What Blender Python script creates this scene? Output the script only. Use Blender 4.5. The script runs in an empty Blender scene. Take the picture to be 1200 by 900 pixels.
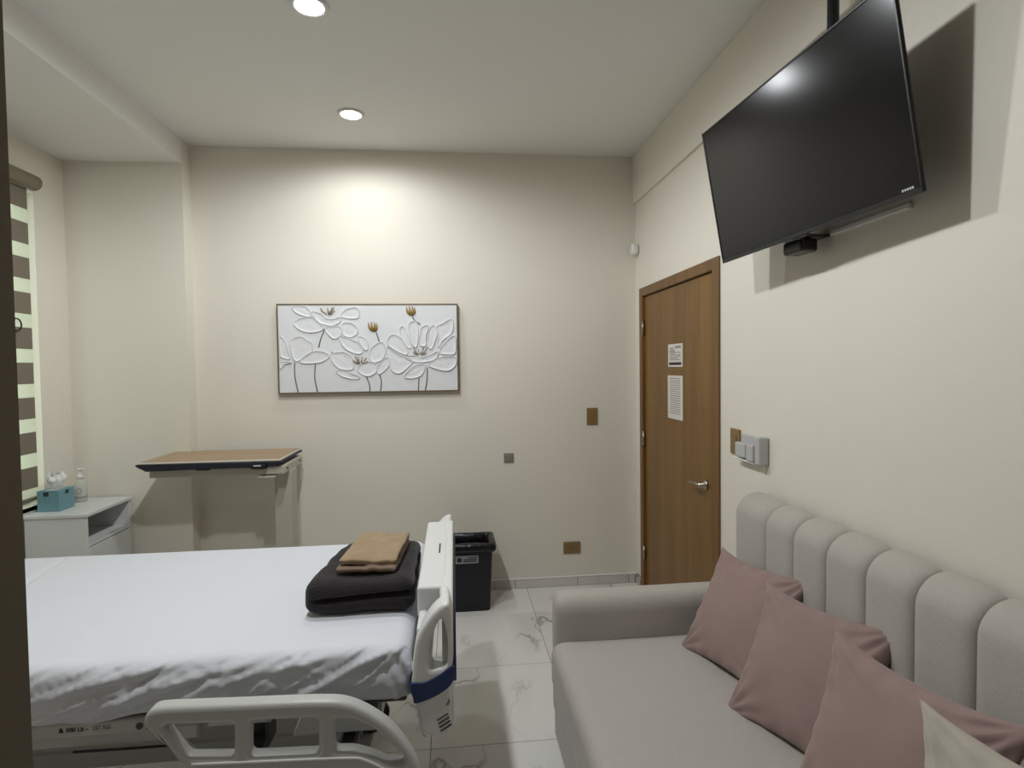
import bpy, bmesh, math, random
from mathutils import Vector, Matrix, noise
random.seed(7)
S = bpy.context.scene
COL = S.collection
PI = math.pi
R = math.radians

# ------------------------------------------------------------------ camera
cam_d = bpy.data.cameras.new('camera')
cam = bpy.data.objects.new('camera', cam_d)
COL.objects.link(cam)
cam_d.sensor_width = 36.0
cam_d.lens = 660.0 / 1200.0 * 36.0
cam_d.clip_start = 0.02
_r = Vector((0.9946253, -0.1027279, -0.0129417))
_u = Vector((0.0160792, 0.0297719, 0.9994274))
_f = Vector((0.1022838, 0.9942639, -0.0312636))
cam.matrix_world = Matrix(((_r.x, _u.x, -_f.x, 0), (_r.y, _u.y, -_f.y, 0), (_r.z, _u.z, -_f.z, 1.55), (0, 0, 0, 1)))
S.camera = cam

# ------------------------------------------------------------------ world, exposure, lamp strength
SKY_STRENGTH = 1.5
LAMP_WATTS = (42.0, 12.0, 53.0)
LAMP_COLOR = (0.94, 0.975, 1.0)
S.view_settings.view_transform = 'Standard'
S.view_settings.look = 'None'
S.view_settings.exposure = 0.28
S.view_settings.gamma = 1.0
S.view_settings.use_curve_mapping = False
w = bpy.data.worlds.new('daylight')
S.world = w
w.use_nodes = True
bgn = w.node_tree.nodes['Background']
bgn.inputs[0].default_value = (0.95, 1.0, 0.94, 1)
bgn.inputs[1].default_value = SKY_STRENGTH

# room measures in metres
XL, XR, YB, ZC = -2.37, 1.28, 3.87, 3.0
YA, XS, ZS = 3.76, -1.675, 2.85      # alcove wall, soffit edge, soffit underside
YF = -1.3                            # wall behind the camera

# ------------------------------------------------------------------ materials
def lin(c):
    return tuple(((v / 255.0) / 12.92 if v / 255.0 <= 0.04045 else ((v / 255.0 + 0.055) / 1.055) ** 2.4) for v in c)

MATS = {}
def mat(name, rgb, rough=0.6, metal=0.0, bump=0.0, bscale=60.0, var=0.0, vscale=3.0, sheen=0.0, coat=0.0, trans=0.0, spec=0.5, stretch=(1, 1, 1)):
    if name in MATS: return MATS[name]
    m = bpy.data.materials.new(name); m.use_nodes = True
    nt = m.node_tree; b = nt.nodes['Principled BSDF']
    c = lin(rgb)
    b.inputs['Base Color'].default_value = (*c, 1)
    b.inputs['Roughness'].default_value = rough
    b.inputs['Metallic'].default_value = metal
    b.inputs['Specular IOR Level'].default_value = spec
    if sheen: b.inputs['Sheen Weight'].default_value = sheen; b.inputs['Sheen Roughness'].default_value = 0.4
    if coat: b.inputs['Coat Weight'].default_value = coat; b.inputs['Coat Roughness'].default_value = 0.08
    if trans: b.inputs['Transmission Weight'].default_value = trans
    tc = nt.nodes.new('ShaderNodeTexCoord')
    mp = nt.nodes.new('ShaderNodeMapping'); mp.inputs['Scale'].default_value = stretch
    nt.links.new(tc.outputs['Object'], mp.inputs[0])
    if var:
        n = nt.nodes.new('ShaderNodeTexNoise'); n.inputs['Scale'].default_value = vscale; n.inputs['Detail'].default_value = 5
        nt.links.new(mp.outputs[0], n.inputs['Vector'])
        rp = nt.nodes.new('ShaderNodeValToRGB')
        rp.color_ramp.elements[0].position = 0.3; rp.color_ramp.elements[1].position = 0.7
        rp.color_ramp.elements[0].color = (*[v * (1 - var) for v in c], 1)
        rp.color_ramp.elements[1].color = (*[min(1, v * (1 + var)) for v in c], 1)
        nt.links.new(n.outputs['Fac'], rp.inputs[0]); nt.links.new(rp.outputs[0], b.inputs['Base Color'])
    if bump:
        n2 = nt.nodes.new('ShaderNodeTexNoise'); n2.inputs['Scale'].default_value = bscale; n2.inputs['Detail'].default_value = 4
        nt.links.new(mp.outputs[0], n2.inputs['Vector'])
        bp = nt.nodes.new('ShaderNodeBump'); bp.inputs['Strength'].default_value = bump; bp.inputs['Distance'].default_value = 0.01
        nt.links.new(n2.outputs['Fac'], bp.inputs['Height']); nt.links.new(bp.outputs[0], b.inputs['Normal'])
    MATS[name] = m
    return m

def wood(name, c1, c2, rough=0.45, axis='Z', scale=14.0, coat=0.0):
    m = bpy.data.materials.new(name); m.use_nodes = True
    nt = m.node_tree; b = nt.nodes['Principled BSDF']; b.inputs['Roughness'].default_value = rough
    if coat: b.inputs['Coat Weight'].default_value = coat; b.inputs['Coat Roughness'].default_value = 0.25
    tc = nt.nodes.new('ShaderNodeTexCoord'); mp = nt.nodes.new('ShaderNodeMapping')
    sc = [scale, scale, scale]; sc['XYZ'.index(axis)] = scale * 0.06
    mp.inputs['Scale'].default_value = sc
    nt.links.new(tc.outputs['Object'], mp.inputs[0])
    n = nt.nodes.new('ShaderNodeTexNoise'); n.inputs['Scale'].default_value = 1.0; n.inputs['Detail'].default_value = 8; n.inputs['Distortion'].default_value = 0.6
    nt.links.new(mp.outputs[0], n.inputs['Vector'])
    n3 = nt.nodes.new('ShaderNodeTexNoise'); n3.inputs['Scale'].default_value = 9.0; n3.inputs['Detail'].default_value = 4
    nt.links.new(mp.outputs[0], n3.inputs['Vector'])
    mx = nt.nodes.new('ShaderNodeMath'); mx.operation = 'MULTIPLY_ADD'; mx.inputs[1].default_value = 0.35
    nt.links.new(n3.outputs['Fac'], mx.inputs[0]); nt.links.new(n.outputs['Fac'], mx.inputs[2])
    rp = nt.nodes.new('ShaderNodeValToRGB')
    rp.color_ramp.elements[0].position = 0.42; rp.color_ramp.elements[1].position = 0.95
    rp.color_ramp.elements[0].color = (*lin(c1), 1); rp.color_ramp.elements[1].color = (*lin(c2), 1)
    nt.links.new(mx.outputs[0], rp.inputs[0]); nt.links.new(rp.outputs[0], b.inputs['Base Color'])
    bp = nt.nodes.new('ShaderNodeBump'); bp.inputs['Strength'].default_value = 0.08; bp.inputs['Distance'].default_value = 0.004
    nt.links.new(n3.outputs['Fac'], bp.inputs['Height']); nt.links.new(bp.outputs[0], b.inputs['Normal'])
    MATS[name] = m
    return m

def marble(name, base, vein, seed, rough=0.22):
    m = bpy.data.materials.new(name); m.use_nodes = True
    nt = m.node_tree; b = nt.nodes['Principled BSDF']; b.inputs['Roughness'].default_value = rough
    L = nt.links.new
    tc = nt.nodes.new('ShaderNodeTexCoord'); mp = nt.nodes.new('ShaderNodeMapping')
    mp.inputs['Location'].default_value = (seed * 3.7, seed * 1.9, seed * 0.7)
    mp.inputs['Rotation'].default_value = (0, 0, R(24))
    mp.inputs['Scale'].default_value = (1.7, 0.75, 1.0)
    L(tc.outputs['Object'], mp.inputs[0])
    nw = nt.nodes.new('ShaderNodeTexNoise'); nw.inputs['Scale'].default_value = 1.6; nw.inputs['Detail'].default_value = 7; nw.inputs['Roughness'].default_value = 0.5; nw.inputs['Distortion'].default_value = 0.25
    L(mp.outputs[0], nw.inputs['Vector'])
    sub = nt.nodes.new('ShaderNodeMath'); sub.operation = 'SUBTRACT'; sub.inputs[1].default_value = 0.5; L(nw.outputs['Fac'], sub.inputs[0])
    ab = nt.nodes.new('ShaderNodeMath'); ab.operation = 'ABSOLUTE'; L(sub.outputs[0], ab.inputs[0])
    rp = nt.nodes.new('ShaderNodeValToRGB')
    rp.color_ramp.elements[0].position = 0.0; rp.color_ramp.elements[0].color = (1, 1, 1, 1)
    rp.color_ramp.elements[1].position = 0.012; rp.color_ramp.elements[1].color = (0, 0, 0, 1)
    L(ab.outputs[0], rp.inputs[0])
    # veins come and go
    nm = nt.nodes.new('ShaderNodeTexNoise'); nm.inputs['Scale'].default_value = 1.25; nm.inputs['Detail'].default_value = 2
    L(mp.outputs[0], nm.inputs['Vector'])
    rm = nt.nodes.new('ShaderNodeValToRGB'); rm.color_ramp.elements[0].position = 0.44; rm.color_ramp.elements[1].position = 0.64
    L(nm.outputs['Fac'], rm.inputs[0])
    mu = nt.nodes.new('ShaderNodeMath'); mu.operation = 'MULTIPLY'; L(rp.outputs[0], mu.inputs[0]); L(rm.outputs[0], mu.inputs[1])
    ms = nt.nodes.new('ShaderNodeMath'); ms.operation = 'MULTIPLY'; ms.inputs[1].default_value = 0.22; L(rm.outputs[0], ms.inputs[0])
    ad = nt.nodes.new('ShaderNodeMath'); ad.operation = 'MULTIPLY_ADD'; ad.inputs[1].default_value = 0.8; ad.use_clamp = True
    L(mu.outputs[0], ad.inputs[0]); L(ms.outputs[0], ad.inputs[2])
    mix = nt.nodes.new('ShaderNodeMix'); mix.data_type = 'RGBA'
    mix.inputs['A'].default_value = (*lin(base), 1); mix.inputs['B'].default_value = (*lin(vein), 1)
    L(ad.outputs[0], mix.inputs['Factor']); L(mix.outputs['Result'], b.inputs['Base Color'])
    MATS[name] = m
    return m

def emit(name, rgb, strength):
    m = bpy.data.materials.new(name); m.use_nodes = True
    nt = m.node_tree; nt.nodes.clear()
    e = nt.nodes.new('ShaderNodeEmission'); e.inputs[0].default_value = (*rgb, 1); e.inputs[1].default_value = strength
    o = nt.nodes.new('ShaderNodeOutputMaterial'); nt.links.new(e.outputs[0], o.inputs[0])
    MATS[name] = m
    return m

def sheer(name, rgb, transp, translu):
    m = bpy.data.materials.new(name); m.use_nodes = True
    nt = m.node_tree; nt.nodes.clear(); L = nt.links.new
    d = nt.nodes.new('ShaderNodeBsdfDiffuse'); d.inputs[0].default_value = (*lin(rgb), 1)
    t = nt.nodes.new('ShaderNodeBsdfTranslucent'); t.inputs[0].default_value = (*lin(rgb), 1)
    p = nt.nodes.new('ShaderNodeBsdfTransparent')
    a = nt.nodes.new('ShaderNodeMixShader'); a.inputs[0].default_value = translu; L(d.outputs[0], a.inputs[1]); L(t.outputs[0], a.inputs[2])
    c = nt.nodes.new('ShaderNodeMixShader'); c.inputs[0].default_value = transp; L(a.outputs[0], c.inputs[1]); L(p.outputs[0], c.inputs[2])
    o = nt.nodes.new('ShaderNodeOutputMaterial'); L(c.outputs[0], o.inputs[0])
    MATS[name] = m
    return m

def glass_pane(name):
    m = bpy.data.materials.new(name); m.use_nodes = True
    nt = m.node_tree; nt.nodes.clear(); L = nt.links.new
    g = nt.nodes.new('ShaderNodeBsdfGlossy'); g.inputs['Roughness'].default_value = 0.02
    t = nt.nodes.new('ShaderNodeBsdfTransparent'); t.inputs[0].default_value = (0.93, 0.97, 0.93, 1)
    x = nt.nodes.new('ShaderNodeMixShader'); x.inputs[0].default_value = 0.07; L(t.outputs[0], x.inputs[1]); L(g.outputs[0], x.inputs[2])
    o = nt.nodes.new('ShaderNodeOutputMaterial'); L(x.outputs[0], o.inputs[0])
    MATS[name] = m
    return m

WALL = mat('cream_paint', (226, 220, 207), 0.75, bump=0.05, bscale=180, var=0.015, vscale=1.5)
CEIL = mat('white_ceiling_paint', (233, 232, 228), 0.85, bump=0.03, bscale=150)
JAMB = mat('dark_taupe_low_bounce', (96, 86, 70), 0.6, var=0.06)  # dark jamb tone, also put on the unseen walls to cut bounce light
TILE1 = marble('marble_tile', (223, 222, 218), (92, 88, 82), 1.0)
TILE2 = marble('marble_tile_turned', (222, 221, 217), (98, 94, 88), 2.0)
BASEM = marble('marble_skirting', (212, 207, 200), (120, 112, 104), 4.0, 0.35)
GROUT = mat('grey_grout', (120, 116, 108), 0.9, var=0.1, vscale=30)
DOORW = wood('oak_veneer', (102, 70, 26), (134, 97, 40), 0.42, 'Z', 12, 0.15)
FRAMEW = wood('oak_frame', (94, 66, 32), (128, 92, 46), 0.45, 'Z', 16, 0.1)
BRASS = mat('brushed_nickel', (176, 164, 148), 0.28, 1.0, var=0.05, vscale=40)
HINGE = mat('brushed_steel', (168, 160, 146), 0.35, 1.0, var=0.05, vscale=40)
PAPER = mat('white_paper', (216, 210, 204), 0.7, var=0.02)
INK = mat('grey_ink', (142, 136, 132), 0.7, var=0.05)
INKD = mat('dark_ink', (48, 40, 34), 0.6, var=0.05)
GOLDP = mat('champagne_plastic', (142, 116, 78), 0.4, 0.25, var=0.05, vscale=20)
GREYP = mat('grey_plate', (140, 138, 128), 0.4, 0.2, var=0.04, vscale=20)
SILVERP = mat('silver_plastic', (190, 190, 189), 0.38, 0.1, var=0.03, vscale=20)
WHITEP = mat('white_plastic', (226, 226, 222), 0.4, var=0.015, vscale=8)
TVB = mat('tv_black_plastic', (14, 14, 17), 0.35, var=0.1, vscale=12)
TVS = mat('tv_screen', (6, 6, 8), 0.16, spec=0.35, var=0.05, vscale=2)
BLACKM = mat('black_metal', (24, 25, 30), 0.4, 0.3, var=0.1, vscale=20)
SHEET = mat('white_sheet', (218, 221, 227), 0.8, bump=0.06, bscale=220, var=0.012, vscale=4, sheen=0.1)
BEDP = mat('bed_grey_plastic', (188, 188, 184), 0.38, var=0.02, vscale=10)
BEDW = mat('bed_white_plastic', (226, 226, 224), 0.36, var=0.015, vscale=10)
BEDD = mat('bed_dark_metal', (70, 70, 70), 0.5, 0.4, var=0.1, vscale=20)
BLUEP = mat('navy_blue_rubber', (32, 50, 98), 0.5, var=0.06, vscale=20)
BLANK = mat('charcoal_fleece', (40, 34, 37), 0.95, bump=0.6, bscale=160, var=0.12, vscale=18, sheen=0.15)
TAN = mat('tan_cloth', (156, 134, 104), 0.85, bump=0.15, bscale=220, var=0.07, vscale=14, sheen=0.15)
BROWNC = mat('brown_cloth', (120, 100, 82), 0.85, bump=0.15, bscale=220, var=0.08, vscale=14, sheen=0.15)
TOPW = wood('table_laminate', (156, 130, 100), (180, 154, 124), 0.4, 'X', 16)
EDGEW = mat('white_edge', (206, 200, 188), 0.45, var=0.02)
UNDER = mat('dark_underside', (24, 26, 40), 0.5, var=0.1, vscale=20)
TBEIGE = mat('warm_grey_steel', (190, 184, 170), 0.4, 0.05, var=0.02, vscale=10)
NIGHT = mat('white_melamine', (216, 218, 216), 0.4, var=0.012, vscale=6)
TEAL = mat('teal_card', (112, 152, 162), 0.6, var=0.07, vscale=40)
TEALD = mat('dark_teal_print', (22, 60, 68), 0.6, var=0.05)
TISSUE = mat('tissue_paper', (232, 232, 228), 0.9, var=0.02)
CLEAR = sheer('clear_bottle', (232, 232, 224), 0.30, 0.4)
SOFAF = mat('grey_linen', (182, 176, 168), 0.92, bump=0.22, bscale=420, var=0.035, vscale=120, sheen=0.15)
MAUVE = mat('mauve_velvet', (152, 127, 122), 0.8, bump=0.08, bscale=300, var=0.05, vscale=8, sheen=0.45)
BEIGEV = mat('beige_velvet', (184, 176, 164), 0.85, bump=0.08, bscale=300, var=0.03, vscale=8, sheen=0.3)
LEGW = mat('dark_wood_leg', (60, 44, 34), 0.5, var=0.1, vscale=20)
BINP = mat('dark_navy_plastic', (13, 16, 26), 0.45, var=0.08, vscale=20)
BAG = mat('black_bin_liner', (14, 14, 20), 0.28, bump=0.5, bscale=30, var=0.1, vscale=20)
LABELG = mat('grey_label', (150, 150, 156), 0.5, var=0.1, vscale=60)
CANVAS = mat('white_canvas', (224, 225, 226), 0.6, bump=0.1, bscale=240, var=0.015, vscale=20)
PLASTER = mat('white_plaster_relief', (226, 227, 228), 0.55, bump=0.2, bscale=90, var=0.02, vscale=30)
STEMM = mat('grey_relief_stem', (104, 102, 98), 0.6, var=0.1, vscale=40)
BRONZE = mat('bronze_frame', (122, 108, 82), 0.35, 0.5, var=0.06, vscale=30)
GOLDL = mat('gold_leaf', (150, 122, 66), 0.4, 0.4, var=0.1, vscale=60)
STAM = mat('dull_gold_stamen', (150, 138, 108), 0.5, 0.2, var=0.1, vscale=60)
BLINDT = sheer('taupe_band', (134, 126, 112), 0.0, 0.10)
BLINDS = sheer('sheer_band', (226, 227, 214), 0.15, 0.66)
CASS = mat('blind_cassette', (128, 118, 100), 0.5, var=0.05, vscale=20)
ALU = mat('window_aluminium', (206, 212, 204), 0.4, 0.2, var=0.03)
GLASS = glass_pane('window_glass')
LENS = emit('downlight_lens', (1.0, 0.98, 0.95), 30.0)

# ------------------------------------------------------------------ helpers
def tag(o, label=None, cat=None, group=None, kind=None):
    if label: o['label'] = label
    if cat: o['category'] = cat
    if group: o['group'] = group
    if kind: o['kind'] = kind
    return o

def empty(name, loc, label, cat, group=None):
    o = bpy.data.objects.new(name, None); COL.objects.link(o)
    o.empty_display_size = 0.05; o.location = loc
    return tag(o, label, cat, group)

def world_loc(o):
    l = Vector((0, 0, 0))
    while o is not None:
        l += o.location; o = o.parent
    return l

def link(name, me, m, parent=None, origin=None, smooth=False):
    """vertices are in world metres; the object's origin goes to `origin` or its parent's"""
    base = world_loc(parent) if parent else Vector((0, 0, 0))
    org = Vector(origin) if origin is not None else base.copy()
    me.transform(Matrix.Translation(-org))
    if m: me.materials.append(m)
    if smooth:
        for p in me.polygons: p.use_smooth = True
    o = bpy.data.objects.new(name, me); COL.objects.link(o)
    o.parent = parent
    o.location = org - base
    return o

def from_bm(bm, name):
    me = bpy.data.meshes.new(name); bm.to_mesh(me); bm.free(); return me

def bm_box(bm, lo, hi, bevel=0.0, seg=2, rot=None, piv=None):
    r = bmesh.ops.create_cube(bm, size=1.0)
    vs = r['verts']
    c = [(a + b) / 2 for a, b in zip(lo, hi)]; d = [b - a for a, b in zip(lo, hi)]
    for v in vs: v.co = Vector((c[0] + v.co.x * d[0], c[1] + v.co.y * d[1], c[2] + v.co.z * d[2]))
    if bevel:
        es = list({e for v in vs for e in v.link_edges})
        rb = bmesh.ops.bevel(bm, geom=es, offset=min(bevel, min(d) * 0.49), segments=seg, profile=0.5, affect='EDGES')
        vs = list({v for f in rb['faces'] for v in f.verts} | {v for v in vs if v.is_valid})
    if rot is not None:
        p = Vector(piv if piv else c)
        for v in vs: v.co = p + rot @ (v.co - p)
    return vs

def box(name, lo, hi, m, parent=None, bevel=0.0, seg=2, rot=None, piv=None, smooth=None, origin=None):
    bm = bmesh.new(); bm_box(bm, lo, hi, bevel, seg, rot, piv)
    return link(name, from_bm(bm, name), m, parent, origin, smooth if smooth is not None else False)

def bm_tube(bm, pts, rad, n=8, cap=True, flat=1.0):
    pts = [Vector(p) for p in pts]
    k = len(pts); rads = rad if isinstance(rad, (list, tuple)) else [rad] * k
    rings = []; prev = None
    for i, p in enumerate(pts):
        t = (pts[min(i + 1, k - 1)] - pts[max(i - 1, 0)]).normalized()
        if prev is None:
            a = Vector((0, 0, 1)) if abs(t.z) < 0.9 else Vector((1, 0, 0))
            nrm = (a - t * a.dot(t)).normalized()
        else:
            nrm = (prev - t * prev.dot(t)).normalized()
        prev = nrm; bi = t.cross(nrm)
        rings.append([bm.verts.new(p + (nrm * math.cos(2 * PI * j / n) + bi * math.sin(2 * PI * j / n) * flat) * rads[i]) for j in range(n)])
    for i in range(k - 1):
        for j in range(n):
            bm.faces.new((rings[i][j], rings[i][(j + 1) % n], rings[i + 1][(j + 1) % n], rings[i + 1][j]))
    if cap:
        bm.faces.new(list(reversed(rings[0]))); bm.faces.new(rings[-1])

def tube(name, pts, rad, m, parent=None, n=10, origin=None, smooth=True):
    bm = bmesh.new(); bm_tube(bm, pts, rad, n)
    return link(name, from_bm(bm, name), m, parent, origin, smooth)

def spline(pts, per=6, closed=False):
    P = [Vector(p) for p in pts]; n = len(P); out = []
    segs = n if closed else n - 1
    for i in range(segs):
        if closed: a, b, c, d = P[(i - 1) % n], P[i], P[(i + 1) % n], P[(i + 2) % n]
        else: a, b, c, d = P[max(i - 1, 0)], P[i], P[i + 1], P[min(i + 2, n - 1)]
        for s in range(per):
            t = s / per
            out.append(0.5 * ((2 * b) + (c - a) * t + (2 * a - 5 * b + 4 * c - d) * t * t + (3 * b - a - 3 * c + d) * t ** 3))
    if not closed: out.append(P[-1])
    return out

def lathe(name, prof, center, m, parent=None, n=24, axis='Z', origin=None, smooth=True):
    bm = bmesh.new(); c = Vector(center); rings = []
    for r_, h in prof:
        ring = []
        for j in range(n):
            a = 2 * PI * j / n
            if axis == 'Z': v = Vector((r_ * math.cos(a), r_ * math.sin(a), h))
            elif axis == 'X': v = Vector((h, r_ * math.cos(a), r_ * math.sin(a)))
            else: v = Vector((r_ * math.cos(a), h, r_ * math.sin(a)))
            ring.append(bm.verts.new(c + v))
        rings.append(ring)
    for i in range(len(rings) - 1):
        for j in range(n):
            bm.faces.new((rings[i][j], rings[i][(j + 1) % n], rings[i + 1][(j + 1) % n], rings[i + 1][j]))
    bm.faces.new(rings[0]); bm.faces.new(rings[-1])
    bmesh.ops.recalc_face_normals(bm, faces=bm.faces[:])
    return link(name, from_bm(bm, name), m, parent, origin, smooth)

def plate2d(name, outlines, plane, pos, half, bevel, m, parent=None, origin=None, bres=2):
    """a flat outline (with holes) given thickness: plane 'XZ' at Y=pos or 'YZ' at X=pos"""
    cu = bpy.data.curves.new(name, 'CURVE'); cu.dimensions = '2D'; cu.fill_mode = 'BOTH'
    cu.extrude = max(half - bevel, 0.0001); cu.bevel_depth = bevel; cu.bevel_resolution = bres; cu.offset = -bevel
    for pts in outlines:
        sp = cu.splines.new('POLY'); sp.points.add(len(pts) - 1); sp.use_cyclic_u = True
        for i, p in enumerate(pts): sp.points[i].co = (p[0], p[1], 0, 1)
    o = bpy.data.objects.new(name, cu); COL.objects.link(o)
    dg = bpy.context.evaluated_depsgraph_get()
    me = bpy.data.meshes.new_from_object(o.evaluated_get(dg))
    bpy.data.objects.remove(o); bpy.data.curves.remove(cu)
    me.materials.clear()
    if plane == 'XZ': M = Matrix(((1, 0, 0, 0), (0, 0, -1, pos), (0, 1, 0, 0), (0, 0, 0, 1)))
    else: M = Matrix(((0, 0, 1, pos), (1, 0, 0, 0), (0, 1, 0, 0), (0, 0, 0, 1)))
    me.transform(M)
    return link(name, me, m, parent, origin)

def text(name, body, size, M, m, parent=None, extrude=0.0006):
    cu = bpy.data.curves.new(name, 'FONT'); cu.body = body; cu.size = size; cu.extrude = extrude
    o = bpy.data.objects.new(name, cu); COL.objects.link(o)
    dg = bpy.context.evaluated_depsgraph_get()
    me = bpy.data.meshes.new_from_object(o.evaluated_get(dg))
    bpy.data.objects.remove(o); bpy.data.curves.remove(cu)
    me.materials.clear(); me.transform(M)
    return link(name, me, m, parent)

def grid_mesh(name, nu, nv, fn, m, parent=None, closed_u=False, origin=None, smooth=True):
    bm = bmesh.new()
    vs = [[bm.verts.new(fn(i / (nu if closed_u else nu - 1), j / (nv - 1))) for j in range(nv)] for i in range(nu)]
    for i in range(nu if closed_u else nu - 1):
        for j in range(nv - 1):
            bm.faces.new((vs[i][j], vs[(i + 1) % nu][j], vs[(i + 1) % nu][j + 1], vs[i][j + 1]))
    return link(name, from_bm(bm, name), m, parent, origin, smooth)

def struct(o): o['kind'] = 'structure'; return o

def smoothstep(a, b, x):
    t = max(0.0, min(1.0, (x - a) / (b - a))); return t * t * (3 - 2 * t)

# ------------------------------------------------------------------ the room
T = 0.15
floor = struct(box('floor', (XL - T, YF - T, -0.12), (XR + T, YB + T, -0.004), GROUT))
tile_mesh = {}
def xcuts(a, b, o, s=0.6):
    k = math.ceil((a - o) / s); c = [a]
    while o + k * s < b - 1e-4:
        if o + k * s > a + 1e-4: c.append(o + k * s)
        k += 1
    return c + [b]
cx, cy = xcuts(XL, XR, 0.482), xcuts(YF, YB, 2.265)
ti = 0
for i in range(len(cx) - 1):
    for j in range(len(cy) - 1):
        if cx[i + 1] <= -0.425 + 1e-3 and cy[j + 1] < 0.42: continue       # under the entry wall
        dx, dy = round(cx[i + 1] - cx[i], 4), round(cy[j + 1] - cy[j], 4)
        ti += 1
        key = (dx, dy, (i * 2 + j) % 3 == 0)
        if key not in tile_mesh:
            bm = bmesh.new(); bm_box(bm, (-dx / 2 + .0013, -dy / 2 + .0013, -0.006), (dx / 2 - .0013, dy / 2 - .0013, 0.0), 0.0008, 1)
            tile_mesh[key] = from_bm(bm, 'floor_tile'); tile_mesh[key].materials.append(TILE2 if key[2] else TILE1)
        o = bpy.data.objects.new('floor_tile', tile_mesh[key]); COL.objects.link(o)
        o.parent = floor; o.location = ((cx[i] + cx[i + 1]) / 2, (cy[j] + cy[j + 1]) / 2, 0)

struct(box('wall_back', (XS, YB, 0), (XR + T, YB + T, ZC), WALL))
struct(box('wall_back_alcove', (XL - T, YA, 0), (XS, YB + T, ZC), WALL))
struct(box('ceiling', (XL - T, YF - T, ZC), (XR + T, YB + T, ZC + 0.12), CEIL))
struct(box('ceiling_soffit', (XL, 0.55, ZS), (XS, YA, ZC), CEIL))

def wall_with_hole(name, x0, x1, ya, yb, hy0, hy1, hz0, hz1, m):
    bm = bmesh.new()
    for lo, hi in (((x0, ya, 0), (x1, hy0, ZC)), ((x0, hy1, 0), (x1, yb, ZC)), ((x0, hy0, hz1), (x1, hy1, ZC)), ((x0, hy0, 0), (x1, hy1, hz0))):
        if hi[2] - lo[2] > 1e-4 and hi[1] - lo[1] > 1e-4: bm_box(bm, lo, hi)
    return struct(link(name, from_bm(bm, name), m))
WY0, WY1, WZ0, WZ1 = 2.20, 3.505, 0.80, 2.60
DY0, DY1, DZ1 = 2.625, 3.735, 2.04
wall_with_hole('wall_left', XL - T, XL, 0.55, YA, WY0, WY1, WZ0, WZ1, WALL)
wall_with_hole('wall_right', XR, XR + T, YF, YB, DY0, DY1, 0.0, DZ1, WALL)
struct(box('wall_front', (XL - T, YF - T, 0), (XR + T, YF, ZC), JAMB))  # unseen wall, coloured dark to hold down bounce from the camera side
struct(box('wall_entry', (XL - T, YF, 0), (-0.445, 0.55, ZC), JAMB))  # unseen block, darkened so less light bounces onto the bed's near side
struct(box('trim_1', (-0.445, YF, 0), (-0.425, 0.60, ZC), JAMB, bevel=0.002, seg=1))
struct(box('trim_2', (XR - 0.018, YF, 2.672), (XR, YB, ZC), WALL, bevel=0.003, seg=1))
# skirting along the back wall, stone pieces with joints
skirt = struct(box('baseboard_back', (XS, YB - 0.004, 0.0), (XR, YB, 0.066), GROUT))
ss = [XS, -1.28, -0.86, -0.44, -0.02, 0.402, 0.845, 1.215, XR]
for a, b in zip(ss[:-1], ss[1:]):
    box('skirting_tile', (a + 0.002, YB - 0.013, 0.001), (b - 0.002, YB - 0.003, 0.062), BASEM, skirt, 0.0015, 1)
box('caulk_line', (XS, YB - 0.015, 0.0622), (XR, YB - 0.0005, 0.071), WHITEP, skirt, 0.003, 2)
skr = struct(box('baseboard_right', (XR - 0.004, 3.775, 0.0), (XR, YB - 0.016, 0.066), GROUT))
box('skirting_tile', (XR - 0.013, 3.776, 0.001), (XR - 0.003, YB - 0.017, 0.062), BASEM, skr, 0.0015, 1)

# window in the left wall: frame, two sashes of glass
win = struct(box('window_1', (XL - 0.10, WY0, WZ0 - 0.03), (XL + 0.0, WY1, WZ0 - 0.0005), WHITEP, bevel=0.003, seg=1))
for a, b in (((XL - 0.12, WY0, WZ0), (XL - 0.07, WY0 + .045, WZ1)), ((XL - 0.12, WY1 - .045, WZ0), (XL - 0.07, WY1, WZ1)),
             ((XL - 0.12, WY0 + .045, WZ0), (XL - 0.07, WY1 - .045, WZ0 + .045)), ((XL - 0.12, WY0 + .045, WZ1 - .045), (XL - 0.07, WY1 - .045, WZ1)),
             ((XL - 0.118, (WY0 + WY1) / 2 - .03, WZ0 + .045), (XL - 0.072, (WY0 + WY1) / 2 + .03, WZ1 - .045))):
    box('window_frame', a, b, ALU, win, 0.003, 1)
for a, b in ((WY0 + .045, (WY0 + WY1) / 2 - .03), ((WY0 + WY1) / 2 + .03, WY1 - .045)):
    box('window_pane', (XL - 0.098, a, WZ0 + .045), (XL - 0.094, b, WZ1 - .045), GLASS, win)

# door: frame is the structure, leaf / handle / hinges are its parts
dr = bmesh.new()
FO = 0.012
for lo, hi in (((XR - FO, DY1 - 0.03, 0), (XR + 0.10, DY1 + 0.025, DZ1 + 0.028)), ((XR - FO, DY0 - 0.025, 0), (XR + 0.10, DY0 + 0.045, DZ1 + 0.028)),
               ((XR - FO, DY0 + 0.045, DZ1 - 0.03), (XR + 0.10, DY1 - 0.03, DZ1 + 0.028))):
    bm_box(dr, lo, hi, 0.003, 1)
door = struct(link('door_1', from_bm(dr, 'door_1'), FRAMEW))
leaf = box('door_leaf', (XR + 0.008, DY0 + 0.048, 0.008), (XR + 0.05, DY1 - 0.033, DZ1 - 0.033), DOORW, door, 0.002, 1)
box('door_backing', (XR + 0.101, DY0, 0.0), (XR + 0.149, DY1, DZ1), FRAMEW, door)
for hz in (1.80, 1.05, 0.26):
    lathe('hinge', [(0.0, -.05), (.008, -.05), (.008, .05), (0.0, .05)], (XR - 0.006, DY1 - 0.034, hz), HINGE, door, 10)
hy, hz = 2.775, 0.925
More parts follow.
